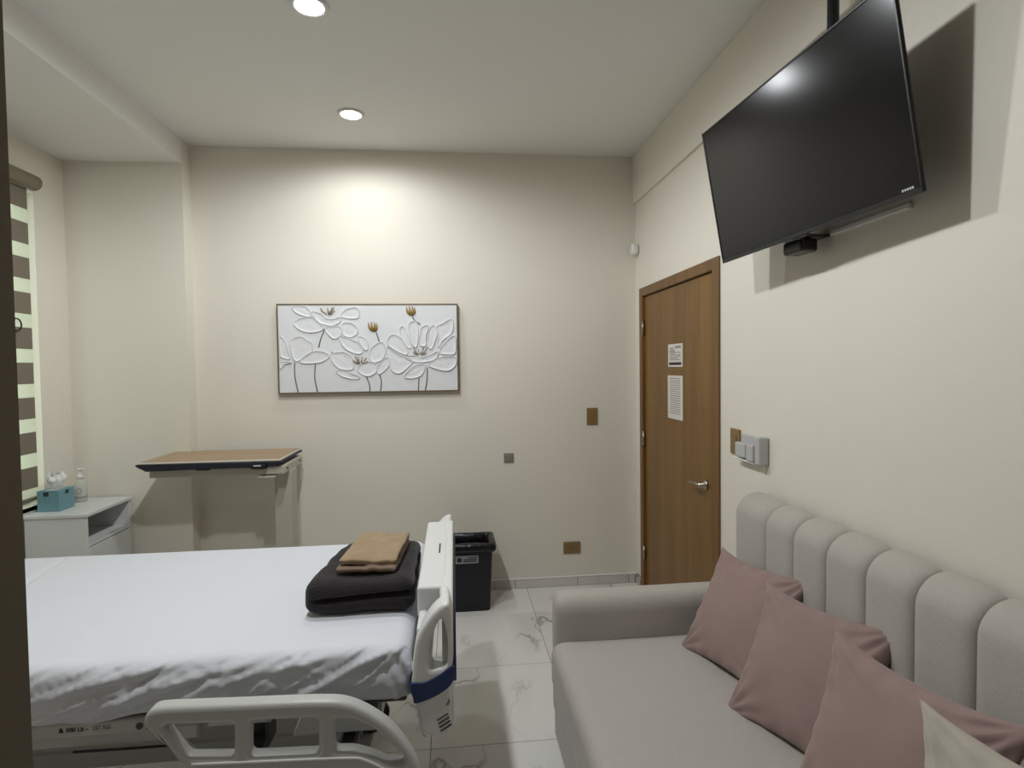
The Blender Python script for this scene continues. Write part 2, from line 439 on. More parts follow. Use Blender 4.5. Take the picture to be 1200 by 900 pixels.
lathe('handle_rose', [(0.0, 0.0), (.027, 0.0), (.027, -.008), (.022, -.013), (.011, -.014), (.011, -.045), (0, -.047)], (XR + 0.008, hy, hz), BRASS, door, 20, 'X')
tube('lever_handle', spline([(XR - .034, hy, hz), (XR - .038, hy + .02, hz + .002), (XR - .037, hy + .06, hz), (XR - .032, hy + .115, hz - .005)], 5), [.011] * 6 + [.009] * 6 + [.008] * 4, BRASS, door, 10)

# ------------------------------------------------------------------ downlights
for k, (lx, ly) in enumerate(((-0.55, 2.36), (-0.56, 3.33), (-0.55, 1.385))):
    lab = ['bright round recessed downlight in the ceiling farther from the picture wall', 'bright round recessed downlight in the ceiling beside the picture wall', 'round recessed downlight in the ceiling above the lowered bed rail'][k]
    d = empty('downlight', (lx, ly, ZC), lab, 'ceiling light', 'recessed downlights in a row')
    lathe('trim_ring', [(.058, 0.0), (.074, 0.0), (.075, -.004), (.070, -.008), (.060, -.010), (.056, -.006)], (lx, ly, ZC - 0.0005), WHITEP, d, 32)
    lathe('lens', [(0.0, -.0045), (.057, -.0045), (.057, -.0065), (0.0, -.0075)], (lx, ly, ZC), LENS, d, 32)
    ld = bpy.data.lights.new('downlight_glow', 'SPOT'); ld.spot_size = PI; ld.spot_blend = 0.42; ld.shadow_soft_size = 0.05; ld.energy = LAMP_WATTS[k]; ld.color = LAMP_COLOR
    lo = bpy.data.objects.new('downlight_glow', ld); COL.objects.link(lo); lo.parent = d; lo.location = (0, 0, -0.062)

# ------------------------------------------------------------------ zebra roller blind
bl = empty('roller_blind', (XL + 0.05, (WY0 + 3.60) / 2, WZ1 + 0.03), 'taupe and sheer banded roller blind hanging over the side window', 'blind')
BX = XL + 0.020
lathe('cassette', [(0.0, 2.12), (.038, 2.12), (.042, 2.125), (.042, 3.455), (.038, 3.46), (0.0, 3.46)], (XL + 0.044, 0, 2.612), CASS, bl, 24, 'Y')
box('end_cap', (XL + 0.012, 3.44, 2.560), (XL + 0.060, 3.452, 2.568), WHITEP, bl, 0.003, 1)
z = 2.575; k = 0
while z > 0.86:
    hgt = 0.118 if k % 2 == 0 else 0.076
    z0 = max(z - hgt, 0.85)
    if k % 2 == 0: box('opaque_band', (BX - 0.0012, 2.14, z0), (BX + 0.0012, 3.425, z), BLINDT, bl)
    else: box('sheer_band', (BX - 0.0005, 2.14, z0), (BX + 0.0005, 3.425, z), BLINDS, bl)
    z = z0; k += 1
lathe('bottom_bar', [(0.0, 2.14), (.011, 2.14), (.011, 3.425), (0.0, 3.425)], (BX, 0, 0.845), CASS, bl, 12, 'Y')
ring = [(BX + 0.012 , 3.300 + .033 * math.cos(a), 1.81 + .033 * math.sin(a)) for a in [2 * PI * i / 24 for i in range(25)]]
tube('pull_ring', ring, .004, BLACKM, bl, 8)

# ------------------------------------------------------------------ hospital bed
MX0, MX1, MY0, MY1, MZ0, MZ1 = -2.12, -0.135, 1.60, 2.635, 0.625, 0.752
bed = empty('hospital_bed', (-1.1, 2.1, 0), 'grey plastic hospital bed with lowered side rail and blue banded footboard', 'bed')
# lower frame and lifting columns
box('deck', (-2.10, 1.66, 0.575), (-0.15, 2.58, 0.62), BEDP, bed, 0.01)
fb = bmesh.new()
for yy in (1.72, 2.46): bm_box(fb, (-2.05, yy, 0.528), (-0.16, yy + .06, 0.574), 0.006, 1)
for xx in (-2.0, -1.1, -0.25): bm_box(fb, (xx, 1.78, 0.53), (xx + .06, 2.46, 0.57), 0.006, 1)
link('under_frame', from_bm(fb, 'under_frame'), BEDD, bed)
bb = bmesh.new()
for xx in (-1.92, -0.40): bm_box(bb, (xx, 1.72, 0.13), (xx + .09, 2.54, 0.20), 0.008, 1)
bm_box(bb, (-1.83, 2.07, 0.16), (-0.40, 2.21, 0.23), 0.008, 1)
link('base_frame', from_bm(bb, 'base_frame'), BEDP, bed)
for xx in (-1.875, -0.355):
    box('lift_column', (xx - .055, 2.08, 0.201), (xx + .055, 2.20, 0.575), BEDD, bed, 0.008, 1)
    for yy in (1.80, 2.46):
        cb = bmesh.new()
        bm_tube(cb, [(xx, yy, 0.13), (xx, yy, 0.095)], .016, 10)
        bm_box(cb, (xx - .03, yy - .032, 0.07), (xx + .03, yy + .032, 0.115), 0.008, 1)
        cs = link('caster_fork', from_bm(cb, 'caster_fork'), BEDP, bed)
        lathe('caster_wheel', [(0.0, -.016), (.044, -.016), (.052, -.008), (.052, .008), (.044, .016), (0.0, .016)], (xx, yy, 0.052), BLACKM, cs, 20, 'Y')
# label arm with the safe-load text, its cover and the lower cover
plate2d('load_arm', [[(-2.05, .575), (-0.862, .572), (-.847, .580), (-.842, .590), (-.847, .601), (-.858, .607), (-2.05, .612)]], 'XZ', 1.605, 0.012, 0.004, BEDP, bed)
MT = lambda x, y, z: Matrix(((1, 0, 0, x), (0, 0, -1, y), (0, 1, 0, z), (0, 0, 0, 1)))
text('load_text', '500 Lb -', 0.0165, MT(-1.048, 1.592, 0.587), INKD, bed)
text('load_text', '227 KG', 0.0150, MT(-0.982, 1.592, 0.588), INK, bed)
plate2d('load_icon', [[(-1.066, .586), (-1.054, .586), (-1.056, .594), (-1.058, .5945), (-1.0575, .599), (-1.0625, .599), (-1.062, .5945), (-1.064, .594)]], 'XZ', 1.5925, 0.0006, 0.0001, INKD, bed)
lathe('pivot_bolt', [(0.0, 0.0), (.009, 0.0), (.009, -.003), (.005, -.005), (0, -.005)], (-0.862, 1.593, 0.59), BEDD, bed, 16, 'Y')
plate2d('deck_cover', [[(-1.30, .60), (-1.09, .612), (-1.078, .640), (-1.0, .646), (-.93, .634), (-.915, .612)]], 'XZ', 1.632, 0.012, 0.004, BEDP, bed)
box('side_cover', (-2.05, 1.615, 0.528), (-0.72, 1.655, 0.572), BEDP, bed, 0.006, 1)
tube('black_cable', [(-1.04, 1.606, 0.523), (-.9, 1.604, .5225), (-.78, 1.604, 0.522)], .0035, BLACKM, bed, 8)
plate2d('rail_arm', [[(-.69, .575), (-.67, .60), (-.54, .602), (-.52, .575)]], 'XZ', 1.60, 0.012, 0.004, BEDP, bed)
plate2d('rail_arm', [[(-.46, .54), (-.44, .585), (-.40, .602), (-.30, .604), (-.26, .585), (-.22, .55), (-.22, .53), (-.46, .53)]], 'XZ', 1.60, 0.012, 0.004, BEDP, bed)
# lowered side rail with three openings
def rnd(pts, per=4): return [(p.x, p.y) for p in spline([(a, b, 0) for a, b in pts], per, True)]
outer = rnd([(-.776, .683), (-.768, .705), (-.742, .717), (-.65, .715), (-.557, .712), (-.45, .709), (-.354, .705), (-.295, .697), (-.242, .673), (-.183, .628), (-.142, .575), (-.118, .531), (-.106, .490), (-.108, .440), (-.125, .405), (-.17, .39), (-.40, .388), (-.58, .388), (-.625, .40), (-.645, .44), (-.654, .52), (-.667, .556), (-.70, .590), (-.765, .660)])
def roundpoly(pts, r, seg=4):
    out = []; n = len(pts)
    for i in range(n):
        p0, p1, p2 = Vector(pts[i - 1]), Vector(pts[i]), Vector(pts[(i + 1) % n])
        a = (p0 - p1); b = (p2 - p1); d = min(r, a.length * .45, b.length * .45)
        s, e = p1 + a.normalized() * d, p1 + b.normalized() * d
        for k in range(seg + 1):
            t = k / seg; q = (1 - t) ** 2 * s + 2 * t * (1 - t) * p1 + t * t * e
            out.append((q.x, q.y))
    return out
h1 = roundpoly([(-.735, .672), (-.563, .666), (-.565, .577), (-.680, .585)], .014)
h2 = roundpoly([(-.526, .667), (-.357, .662), (-.359, .568), (-.529, .574)], .014)
h3 = roundpoly([(-.320, .657), (-.270, .652), (-.219, .622), (-.142, .541), (-.147, .520), (-.185, .528), (-.230, .552), (-.275, .567), (-.321, .570)], .012)
rail = plate2d('side_rail', [outer, h1, h2, h3], 'XZ', 1.47, 0.024, 0.013, BEDP, bed, bres=3)
tube('rail_seam', spline([(-.665, 1.446, .571), (-.45, 1.446, .562), (-.29, 1.446, .555), (-.239, 1.446, .544), (-.173, 1.446, .501), (-.15, 1.446, .46)], 6), .0035, BEDW, rail, 6)
for xx in (-.60, -.34):
    box('rail_hanger', (xx, 1.492, 0.45), (xx + .05, 1.66, 0.50), BEDD, bed, 0.008, 1)
    box('rail_hanger', (xx, 1.66, 0.45), (xx + .05, 1.74, 0.54), BEDD, bed, 0.008, 1)
# footboard: outer shell, control box on top, moulded handle ends
foot = plate2d('footboard', [rnd([(1.60, .512), (1.585, .60), (1.59, .75), (1.63, .835), (1.72, .872), (1.90, .872), (2.10, .872), (2.30, .872), (2.48, .872), (2.57, .835), (2.61, .75), (2.615, .60), (2.60, .512), (2.30, .505), (1.90, .505)])], 'YZ', -0.030, 0.016, 0.007, BEDW, bed)
plate2d('blue_band', [rnd([(1.578, .665), (1.586, .715), (1.62, .77), (1.70, .805), (1.90, .812), (2.10, .812), (2.30, .812), (2.50, .805), (2.58, .77), (2.62, .70), (2.622, .66), (2.60, .66), (2.56, .715), (2.45, .755), (2.10, .762), (1.75, .755), (1.64, .715), (1.60, .665)], 3)], 'YZ', -0.0125, 0.006, 0.003, BLUEP, foot)
plate2d('inner_panel', [rnd([(1.66, .53), (1.66, .70), (1.72, .78), (1.90, .80), (2.30, .80), (2.48, .78), (2.54, .70), (2.54, .53)])], 'YZ', -0.105, 0.012, 0.006, BEDW, foot)
box('control_box', (-0.124, 1.735, 0.775), (-0.034, 2.475, 0.874), BEDW, foot, 0.010, 3)
box('latch_slot', (-0.066, 2.05, 0.8735), (-0.060, 2.16, 0.8748), BEDD, foot)
capo = rnd([(-.132, .660), (-.127, .700), (-.121, .760), (-.112, .800), (-.092, .836), (-.066, .868), (-.040, .886), (-.022, .880), (-.016, .811), (-.019, .70), (-.022, .59), (-.025, .514), (-.057, .508), (-.085, .516), (-.104, .512), (-.117, .580)])
slot = rnd([(-.082, .712), (-.079, .774), (-.056, .834), (-.042, .838), (-.029, .779), (-.030, .718), (-.062, .704)], 4)
for ys, nm in ((1.605, 'n'), (2.585, 'f')):
    zs = 1.0 if nm == 'n' else 0.945
    cap = plate2d('handle_end', [[(a, .51 + (b - .51) * zs) for a, b in capo], [(a, .51 + (b - .51) * zs) for a, b in slot]], 'XZ', ys, 0.040, 0.012, BEDW, foot, bres=3)
    sg = -1 if nm == 'n' else 1
    plate2d('bumper_band', [rnd([(-.135, .655), (-.128, .672), (-.095, .672), (-.052, .691), (-.016, .714), (-.013, .684), (-.026, .655), (-.067, .629), (-.121, .613), (-.128, .628)], 4)], 'XZ', ys + sg * 0.0005, 0.044, 0.004, BLUEP, cap)
    if nm == 'n':
        sb = bmesh.new()
        for q in range(4):
            x0 = -0.062 + q * 0.003; z0 = 0.566 - q * 0.0105
            bm_tube(sb, [(x0, ys - .0402, z0 - .006), (x0 + .030, ys - .0402, z0 + .011)], .0024, 6)
        link('vent_slot', from_bm(sb, 'vent_slot'), BEDD, cap)
        plate2d('arrow_mark', [[(-.038, .602), (-.026, .622), (-.026, .610), (-.031, .600)]], 'XZ', ys - .0402, 0.0008, 0.0001, INK, cap)
    box('box_bracket', (-.118, min(ys, ys - sg * .13), .775), (-.092, max(ys, ys - sg * .13), .806), BEDW, foot, 0.008, 2)
    tube('grip', spline([(-.034, ys, .862 - .012 * (1 - zs) / .055), (-.036, ys - sg * .05, .866 - .010 * (1 - zs) / .055), (-.038, ys - sg * .10, .864 - .006 * (1 - zs) / .055), (-.040, ys - sg * .16, .852)], 5), .016, BEDW, foot, 12)
for yy in (1.80, 2.40): box('foot_post', (-.20, yy - .02, .528), (-.09, yy + .02, .566), BEDD, foot, 0.004, 1)

# mattress in its sheet: cross-section swept along X with creases on the skirt
NX, NS = 420, 150
prof = []
def mprof(s):
    """s 0..1: near hem, up the near side, over the top, down the far side -> (y, z, side weight)"""
    rr = 0.045; hs = MZ1 - MZ0 - rr + 0.012; q = PI / 2 * rr; top = (MY1 - MY0) - 2 * rr
    Ltot = 2 * hs + 2 * q + top; d = s * Ltot
    if d < hs: return MY0, MZ0 - 0.012 + d, 1.0
    d -= hs
    if d < q: a = d / rr; return MY0 + rr - rr * math.cos(a), MZ1 - rr + rr * math.sin(a), math.cos(a)
    d -= q
    if d < top: return MY0 + rr + d, MZ1, 0.0
    d -= top
    if d < q: a = d / rr; return MY1 - rr + rr * math.sin(a), MZ1 - rr + rr * math.cos(a), -math.sin(a)
    d -= q
    return MY1, MZ1 - rr - d, -1.0
folds = []
rf = random.Random(11)
for _ in range(84):
    x0 = rf.uniform(-1.45, -0.15); z0 = rf.uniform(.63, .75)
    folds.append((x0, z0, rf.uniform(.06, .26), rf.uniform(0.12, 0.62) * (1 if rf.random() < .85 else -1), rf.uniform(.003, .009), rf.uniform(-.007, .009)))
folds += [(-.33, .690, .20, .45, .010, .016), (-.21, .715, .10, .75, .008, .011), (-.52, .715, .26, .16, .009, .012), (-.75, .70, .22, .22, .008, .010), (-.95, .715, .25, .18, .010, .011)]
def sheet(u, s):
    x = MX0 + (MX1 - MX0) * u
    y, z, wgt = mprof(s)
    rr = 0.05
    # rounded ends
    e = min(x - MX0, MX1 - x)
    if e < rr:
        dd = rr - math.sqrt(max(0, rr * rr - (rr - e) ** 2))
        if z > MZ1 - 0.06: z -= dd * smoothstep(MZ1 - 0.06, MZ1 - 0.02, z)
        y += dd * wgt * 0.8
    if wgt > 0:
        dsp = 0.0
        for fx, fz, fl, sl, fw, fa in folds:
            dx = x - fx
            if abs(dx) > fl: continue
            dz = z - (fz + sl * dx - 0.6 * dx * dx * sl)
            if abs(dz) > fw * 3.2: continue
            dsp += fa * math.exp(-(dz / fw) ** 2) * (1 - (dx / fl) ** 2)
        dsp += 0.006 * noise.noise((x * 5, z * 8, 1.3)) + 0.004 * noise.noise((x * 13, z * 20, 7.1))
        y -= dsp * smoothstep(0.0, 0.5, wgt) + 0.010 * smoothstep(.72, .65, z) * wgt
        # uneven hem, tucked under
        hem = smoothstep(.66, .62, z)
        z += hem * (0.016 * noise.noise((x * 4.2, 3.1, 0)) + 0.008 * math.sin(x * 9 + 1)) + hem * wgt * 0.004
        y += hem * 0.006
    elif wgt < 0:
        y += 0.004 * noise.noise((x * 5, z * 9, 4.0)) * smoothstep(0, .5, -wgt)
    else:
        z += 0.0035 * noise.noise((x * 2.2, y * 2.2, 0.4)) + 0.0012 * noise.noise((x * 9, y * 7, 2.4))
        # crease of the raised head section
        dl = (x + 1.70) - (y - 2.70) * -0.18
        z -= 0.006 * math.exp(-(dl / 0.010) ** 2)
        z += 0.002 * smoothstep(0.01, -0.05, dl)
    # gathers at the foot corner
    g = smoothstep(MX1 - 0.09, MX1, x) * smoothstep(1.78, 1.62, y)
    y -= g * 0.006 * math.sin(x * 160 + z * 90)
    return Vector((x, y, z))
mt = grid_mesh('mattress', NX, NS, sheet, SHEET, origin=((MX0 + MX1) / 2, (MY0 + MY1) / 2, MZ0))
bm = bmesh.new(); bm.from_mesh(mt.data)
bm.edges.ensure_lookup_table()
bmesh.ops.holes_fill(bm, edges=[e for e in bm.edges if e.is_boundary], sides=0)
bmesh.ops.recalc_face_normals(bm, faces=bm.faces[:]); bm.to_mesh(mt.data); bm.free()
tag(mt, 'thick mattress in a creased white sheet on the hospital bed', 'mattress')

# charcoal fleece blanket, folded
BXa, BXb, BYa, BYb, BZa, BZb = -0.470, -0.142, 1.835, 2.33, 0.756, 0.860
def rbox_fn(lo, hi, rad, disp):
    c = Vector([(a + b) / 2 for a, b in zip(lo, hi)]); h = Vector([(b - a) / 2 for a, b in zip(lo, hi)])
    def f(v):
        d = v.normalized(); p = Vector((v.x * h.x, v.y * h.y, v.z * h.z))
        q = Vector([max(-h[i] + rad[i], min(h[i] - rad[i], p[i])) for i in range(3)])
        n = Vector([(p[i] - q[i]) / rad[i] for i in range(3)])
        if n.length > 1e-6:
            n2 = n.normalized(); m = max(abs(n.x), abs(n.y), abs(n.z))
            p = q + Vector([n2[i] * rad[i] * m for i in range(3)])
        else: n2 = d
        return c + disp(p, n2, h)
    return f
def soft_box(name, lo, hi, rad, disp, m, parent=None, cuts=24, origin=None):
    bm = bmesh.new(); bmesh.ops.create_cube(bm, size=2.0)
    bmesh.ops.subdivide_edges(bm, edges=bm.edges[:], cuts=cuts, use_grid_fill=True)
    f = rbox_fn(lo, hi, rad, disp)
    for v in bm.verts: v.co = f(v.co.copy())
    return link(name, from_bm(bm, name), m, parent, origin, True)
def blanket_disp(p, n, h):
    q = p.copy()
    # crease between the two folded halves, on the near and right faces
    zc = 0.002 + 0.006 * math.sin(p.x * 9)
    cr = math.exp(-((p.z - zc) / 0.008) ** 2)
    side = max(0.0, -n.y) * smoothstep(-h.x + .01, -h.x + .07, p.x) + max(0, n.x)
    q += -Vector((n.x, n.y, 0)) * 0.028 * cr * side
    q += n * (0.007 * noise.noise(p * 7) + 0.004 * noise.noise(p * 19))
    # softer, lower far end
    q.z -= 0.012 * smoothstep(0.05, h.y, p.y) * (1 if p.z > 0 else 0)
    q.x += 0.05 * (p.y / h.y) * 0.5 * smoothstep(0.1, -h.x, p.x)
    if q.z < -h.z: q.z = -h.z
    return q
bk = soft_box('folded_blanket', (BXa, BYa, BZa), (BXb, BYb, BZb), (0.040, 0.034, 0.034), blanket_disp, BLANK, origin=((BXa + BXb) / 2, (BYa + BYb) / 2, BZa))
tag(bk, 'folded charcoal fleece blanket at the foot of the white mattress', 'blanket')

# tan cloth, folded in layers, on the blanket
ct = empty('folded_cloth', (-0.29, 2.1, 0.866), 'folded tan cloth lying on the charcoal blanket', 'cloth')
def cloth_layer(name, c, sx, sy, th, zb, m, ph, shear):
    def f(p, n, h):
        q = p + n * 0.002 * noise.noise(p * 16 + Vector((ph, 0, 0)))
        q.z += 0.008 * noise.noise((p.x * 9 + ph, p.y * 7, 1)) + 0.006 * noise.noise((p.x * 24 + ph, p.y * 14, 1))
        d = (p.x * 0.55 + p.y * 0.8 + 0.07 * math.sin(p.x * 20 + ph)) 
        q.z += 0.004 * math.exp(-((d - 0.05) / 0.012) ** 2) - 0.003 * math.exp(-((d + 0.06) / 0.012) ** 2)
        q.x += shear * p.y
        return q
    return soft_box(name, (c[0] - sx, c[1] - sy, zb), (c[0] + sx, c[1] + sy, zb + th), (0.006, 0.006, th * .45), f, m, ct, 22)
cloth_layer('lower_fold', (-0.292, 2.055), .098, .155, .016, .868, BROWNC, 1.0, 0.08)
cloth_layer('middle_fold', (-0.288, 2.075), .090, .148, .013, .8805, BROWNC, 3.0, 0.10)
cloth_layer('top_fold', (-0.290, 2.085), .096, .158, .014, .890, TAN, 5.0, 0.07)

# ------------------------------------------------------------------ sofa
sofa = empty('sofa', (0.82, 1.4, 0), 'light grey fabric sofa with a vertical channel back against the right wall', 'sofa')
SX0, SX1, SY0, SY1 = 0.375, 1.262, 0.42, 2.345
def soft_disp(p, n, h): return p + n * (0.002 * noise.noise(p * 6))
def seat_disp(p, n, h):
    q = p + n * (0.003 * noise.noise(p * 4))
    if n.z > .3: q.z += 0.010 * (1 - (p.x / h.x) ** 2) * (1 - (p.y / h.y) ** 4) + 0.0018 * math.sin(p.y * 46 + 3 * noise.noise(p * 3)) * smoothstep(-.2, .3, noise.noise(p * 2.3))
    return q
box('base', (SX0 + 0.004, SY0 + 0.16, 0.07), (1.255, 2.192, 0.2605), SOFAF, sofa, 0.015, 3)
soft_box('seat_cushion', (SX0 - 0.008, SY0 + 0.16, 0.262), (1.155, 2.208, 0.452), (0.05, 0.05, 0.05), seat_disp, SOFAF, sofa, 40)
def arm_disp(p, n, h): return p + n * (0.0015 * noise.noise(p * 7))
soft_box('arm', (SX0 + 0.018, 2.198, 0.075), (1.262, SY1, 0.612), (0.05, 0.055, 0.06), arm_disp, SOFAF, sofa, 24)
soft_box('arm', (SX0 + 0.018, SY0, 0.075), (1.262, SY0 + .147, 0.612), (0.05, 0.055, 0.06), arm_disp, SOFAF, sofa, 24)
# channels of the backrest
BXF, CH = 1.165, 0.1725
edges = [2.232 - 0.225]
while edges[-1] - CH > SY0: edges.append(edges[-1] - CH)
chn = [(2.238, edges[0])] + list(zip(edges[:-1], edges[1:])) + [(edges[-1], SY0 + 0.0)]
def channel(y1, y0):
    wdt = y1 - y0; yc = (y1 + y0) / 2
    def f(u, v):
        t = math.sin((-1 + 2 * u) * PI / 2)
        g = (1 - abs(t) ** 5.0) ** 0.5 if abs(t) < 1 else 0.0
        out = 0.022 * g - 0.012
        topz = 1.000 + 0.014 * g + 0.006 * (1 - t * t)
        # v: 0 bottom front .. straight up .. roll over the top .. to the wall
        rr = 0.085
        if v < 0.6: x, zz = BXF - out, 0.30 + (topz - rr - 0.30) * v / 0.6
        else:
            a = (v - 0.6) / 0.4 * PI / 2
            x = BXF - out + (rr + out) * (1 - math.cos(a)); zz = topz - rr + rr * math.sin(a)
        return Vector((min(x, 1.262), yc + t * wdt / 2, zz))
    o = grid_mesh('back_channel', 33, 30, f, SOFAF, sofa)
    return o
for y1, y0 in chn: channel(y1, y0)
box('back_board', (1.180, SY0 + .01, 0.264), (1.262, 2.225, 0.955), SOFAF, sofa, 0.02, 2)
for xx in (SX0 + .08, 1.18):
    for yy in (SY0 + .1, SY1 - .1):
        lathe('leg', [(0, 0), (.016, 0), (.024, .069), (0, .069)], (xx, yy, 0.0), LEGW, sofa, 12)

# cushions leaning on the back
def cushion(name, center, yaw, lean, roll, size, thick, m, label, seed, group=None):
    nrm = Vector((-1, 0, 0)); wv = Vector((0, -1, 0)); hv = Vector((0, 0, 1))
    Mx = Matrix.Rotation(yaw, 3, 'Z') @ Matrix.Rotation(lean, 3, wv) @ Matrix.Rotation(roll, 3, nrm)
    wv, hv, nrm = Mx @ wv, Mx @ hv, Mx @ nrm
    c = Vector(center); bm = bmesh.new(); N = 40; side = []
    for sgn in (1, -1):
        g = []
        for i in range(N + 1):
            row = []
            for j in range(N + 1):
                a, b = -1 + 2 * i / N, -1 + 2 * j / N
                a = math.sin(a * PI / 2) * .5 + a * .5; b = math.sin(b * PI / 2) * .5 + b * .5
                px = a * (1 - 0.10 * (1 - b * b) * abs(a) ** 2) * size / 2
                py = b * (1 - 0.10 * (1 - a * a) * abs(b) ** 2) * size / 2
                px *= 1 + 0.055 * (a * b) ** 4; py *= 1 + 0.055 * (a * b) ** 4
                tt = ((1 - a * a) * (1 - b * b)) ** 0.46
                wr = 0.0
                for ca in (-1, 1):
                    for cb in (-1, 1):
                        dx, dy = a - ca, b - cb; dist = math.hypot(dx, dy); ang = math.atan2(dy, dx)
                        wr += 0.010 * math.exp(-(dist / 0.5) ** 2) * math.sin(ang * 13 + seed * 2 + ca + cb * 2) * smoothstep(0, .25, dist)
                edge_w = 0.004 * math.sin(b * 21 + seed) * math.exp(-((1 - abs(a)) / .2) ** 2) + 0.003 * math.sin(a * 19 + seed * 3) * math.exp(-((1 - abs(b)) / .2) ** 2)
                wr += edge_w + 0.006 * noise.noise((a * 1.7 + seed, b * 1.7, sgn))
                hgt = thick / 2 * tt + wr * min(1, tt * 2)
                row.append(bm.verts.new(c + wv * px + hv * py + nrm * sgn * hgt))
            g.append(row)
        for i in range(N):
            for j in range(N):
                q = (g[i][j], g[i + 1][j], g[i + 1][j + 1], g[i][j + 1])
                bm.faces.new(q if sgn > 0 else tuple(reversed(q)))
    bmesh.ops.remove_doubles(bm, verts=bm.verts[:], dist=0.0005)
    o = link(name, from_bm(bm, name), m, None, (c.x, c.y, 0.455), True)
    return tag(o, label, 'cushion', group)
cushion('throw_cushion', (1.025, 1.925, 0.630), R(14), R(-32), R(3), 0.415, 0.12, MAUVE, 'mauve velvet cushion nearest the sofa arm by the door', 1, 'mauve cushions on the sofa')
cushion('throw_cushion', (1.020, 1.535, 0.630), R(20), R(-30), R(2), 0.420, 0.12, MAUVE, 'mauve velvet cushion between two other mauve cushions', 2, 'mauve cushions on the sofa')
cushion('throw_cushion', (0.945, 1.120, 0.650), R(12), R(-24), R(1), 0.430, 0.12, MAUVE, 'mauve velvet cushion partly covered by the beige cushion', 3, 'mauve cushions on the sofa')
cushion('throw_cushion', (0.938, 0.790, 0.665), R(14), R(-10), R(2), 0.420, 0.12, BEIGEV, 'pale beige velvet cushion leaning against a mauve one', 4)

# ------------------------------------------------------------------ television
tvq = Vector((1.083, 1.744, 2.219))
wv, hv, nv = Vector((0.073, -0.997, 0.013)).normalized(), Vector((-0.169, 0.0, 0.986)), Vector((-0.983, -0.074, -0.169)).normalized()
hv = (hv - wv * hv.dot(wv)).normalized(); nv = hv.cross(wv).normalized()
if nv.x > 0: nv = -nv
tv = empty('television', (1.12, 1.744, 1.95), 'black flat screen television tilted down from its ceiling pole', 'television')
TM = Matrix(((wv.x, hv.x, nv.x, tvq.x), (wv.y, hv.y, nv.y, tvq.y), (wv.z, hv.z, nv.z, tvq.z), (0, 0, 0, 1)))
def tvbox(name, lo, hi, m, bevel=0.0, seg=2, parent=None):
    bm = bmesh.new(); bm_box(bm, lo, hi, bevel, seg); me = from_bm(bm, name); me.transform(TM)
    return link(name, me, m, parent or tv)
TW, TH = 0.91, 0.522
tvbox('cabinet', (-TW / 2, -TH / 2, -0.011), (TW / 2, TH / 2, -0.001), TVB, 0.004, 2)
tvbox('rear_housing', (-TW * .42, -TH * .46, -0.058), (TW * .42, TH * .36, -0.011), TVB, 0.020, 3)
tvbox('screen', (-TW / 2 + .007, -TH / 2 + .016, -0.001), (TW / 2 - .007, TH / 2 - .007, 0.0006), TVS)
tvbox('bezel', (-TW / 2, -TH / 2, -0.001), (TW / 2, -TH / 2 + .014, 0.003), TVB, 0.001, 1)
tvbox('bezel', (-TW / 2, TH / 2 - .006, -0.001), (TW / 2, TH / 2, 0.003), TVB, 0.001, 1)
for sx in (-1, 1): tvbox('bezel', (sx * TW / 2 - (0.006 if sx > 0 else 0), -TH / 2 + .014, -0.001), (sx * TW / 2 + (0.006 if sx < 0 else 0), TH / 2 - .006, 0.003), TVB, 0.001, 1)
for k in range(5):
    tvbox('brand_mark', (.395 + k * .0075, -TH / 2 + .0165, 0.0008), (.4005 + k * .0075, -TH / 2 + .0225, 0.0014), SILVERP)
tvbox('sensor_bump', (-.035, -TH / 2 - .006, -.012), (.035, -TH / 2 + .001, .001), TVB, 0.003, 2)
PX, PY = 1.185, 1.665
tvbox('mount_plate', (-.12, -.10, -0.075), (.12, .12, -0.062), BLACKM, 0.003, 1)
tube('mount_pole', [(PX, PY, 2.10), (PX, PY, 2.995)], .017, BLACKM, tv, 16)
lathe('ceiling_flange', [(0, 0), (.06, 0), (.06, -.008), (.03, -.02), (0, -.02)], (PX, PY, ZC - .0005), BLACKM, tv, 24)
box('tilt_bracket', (1.135, 1.63, 2.16), (1.20, 1.72, 2.28), BLACKM, tv, 0.005, 1)
# small media box hung below the set
mb = empty('media_box', (1.195, 1.845, 1.925), 'small black box with a pale top edge under the television', 'media box')
mrot = Matrix.Rotation(R(4), 3, 'Z')
box('case', (1.163, 1.795, 1.925), (1.228, 1.895, 1.970), TVB, mb, 0.010, 3, mrot)
box('pale_edge', (1.161, 1.83, 1.9705), (1.229, 1.895, 1.976), SILVERP, mb, 0.002, 1, mrot)
box('bracket', (1.18, 1.80, 1.9765), (1.278, 1.88, 1.984), BLACKM, mb, 0.003, 1)
# cable duct behind the set on the wall
tag(box('cable_duct', (XR - 0.016, 1.46, 1.975), (XR, 1.79, 1.992), WHITEP, None, 0.003, 1, origin=(XR, 1.6, 1.975)), 'thin white cable duct on the wall behind the television', 'cable duct')

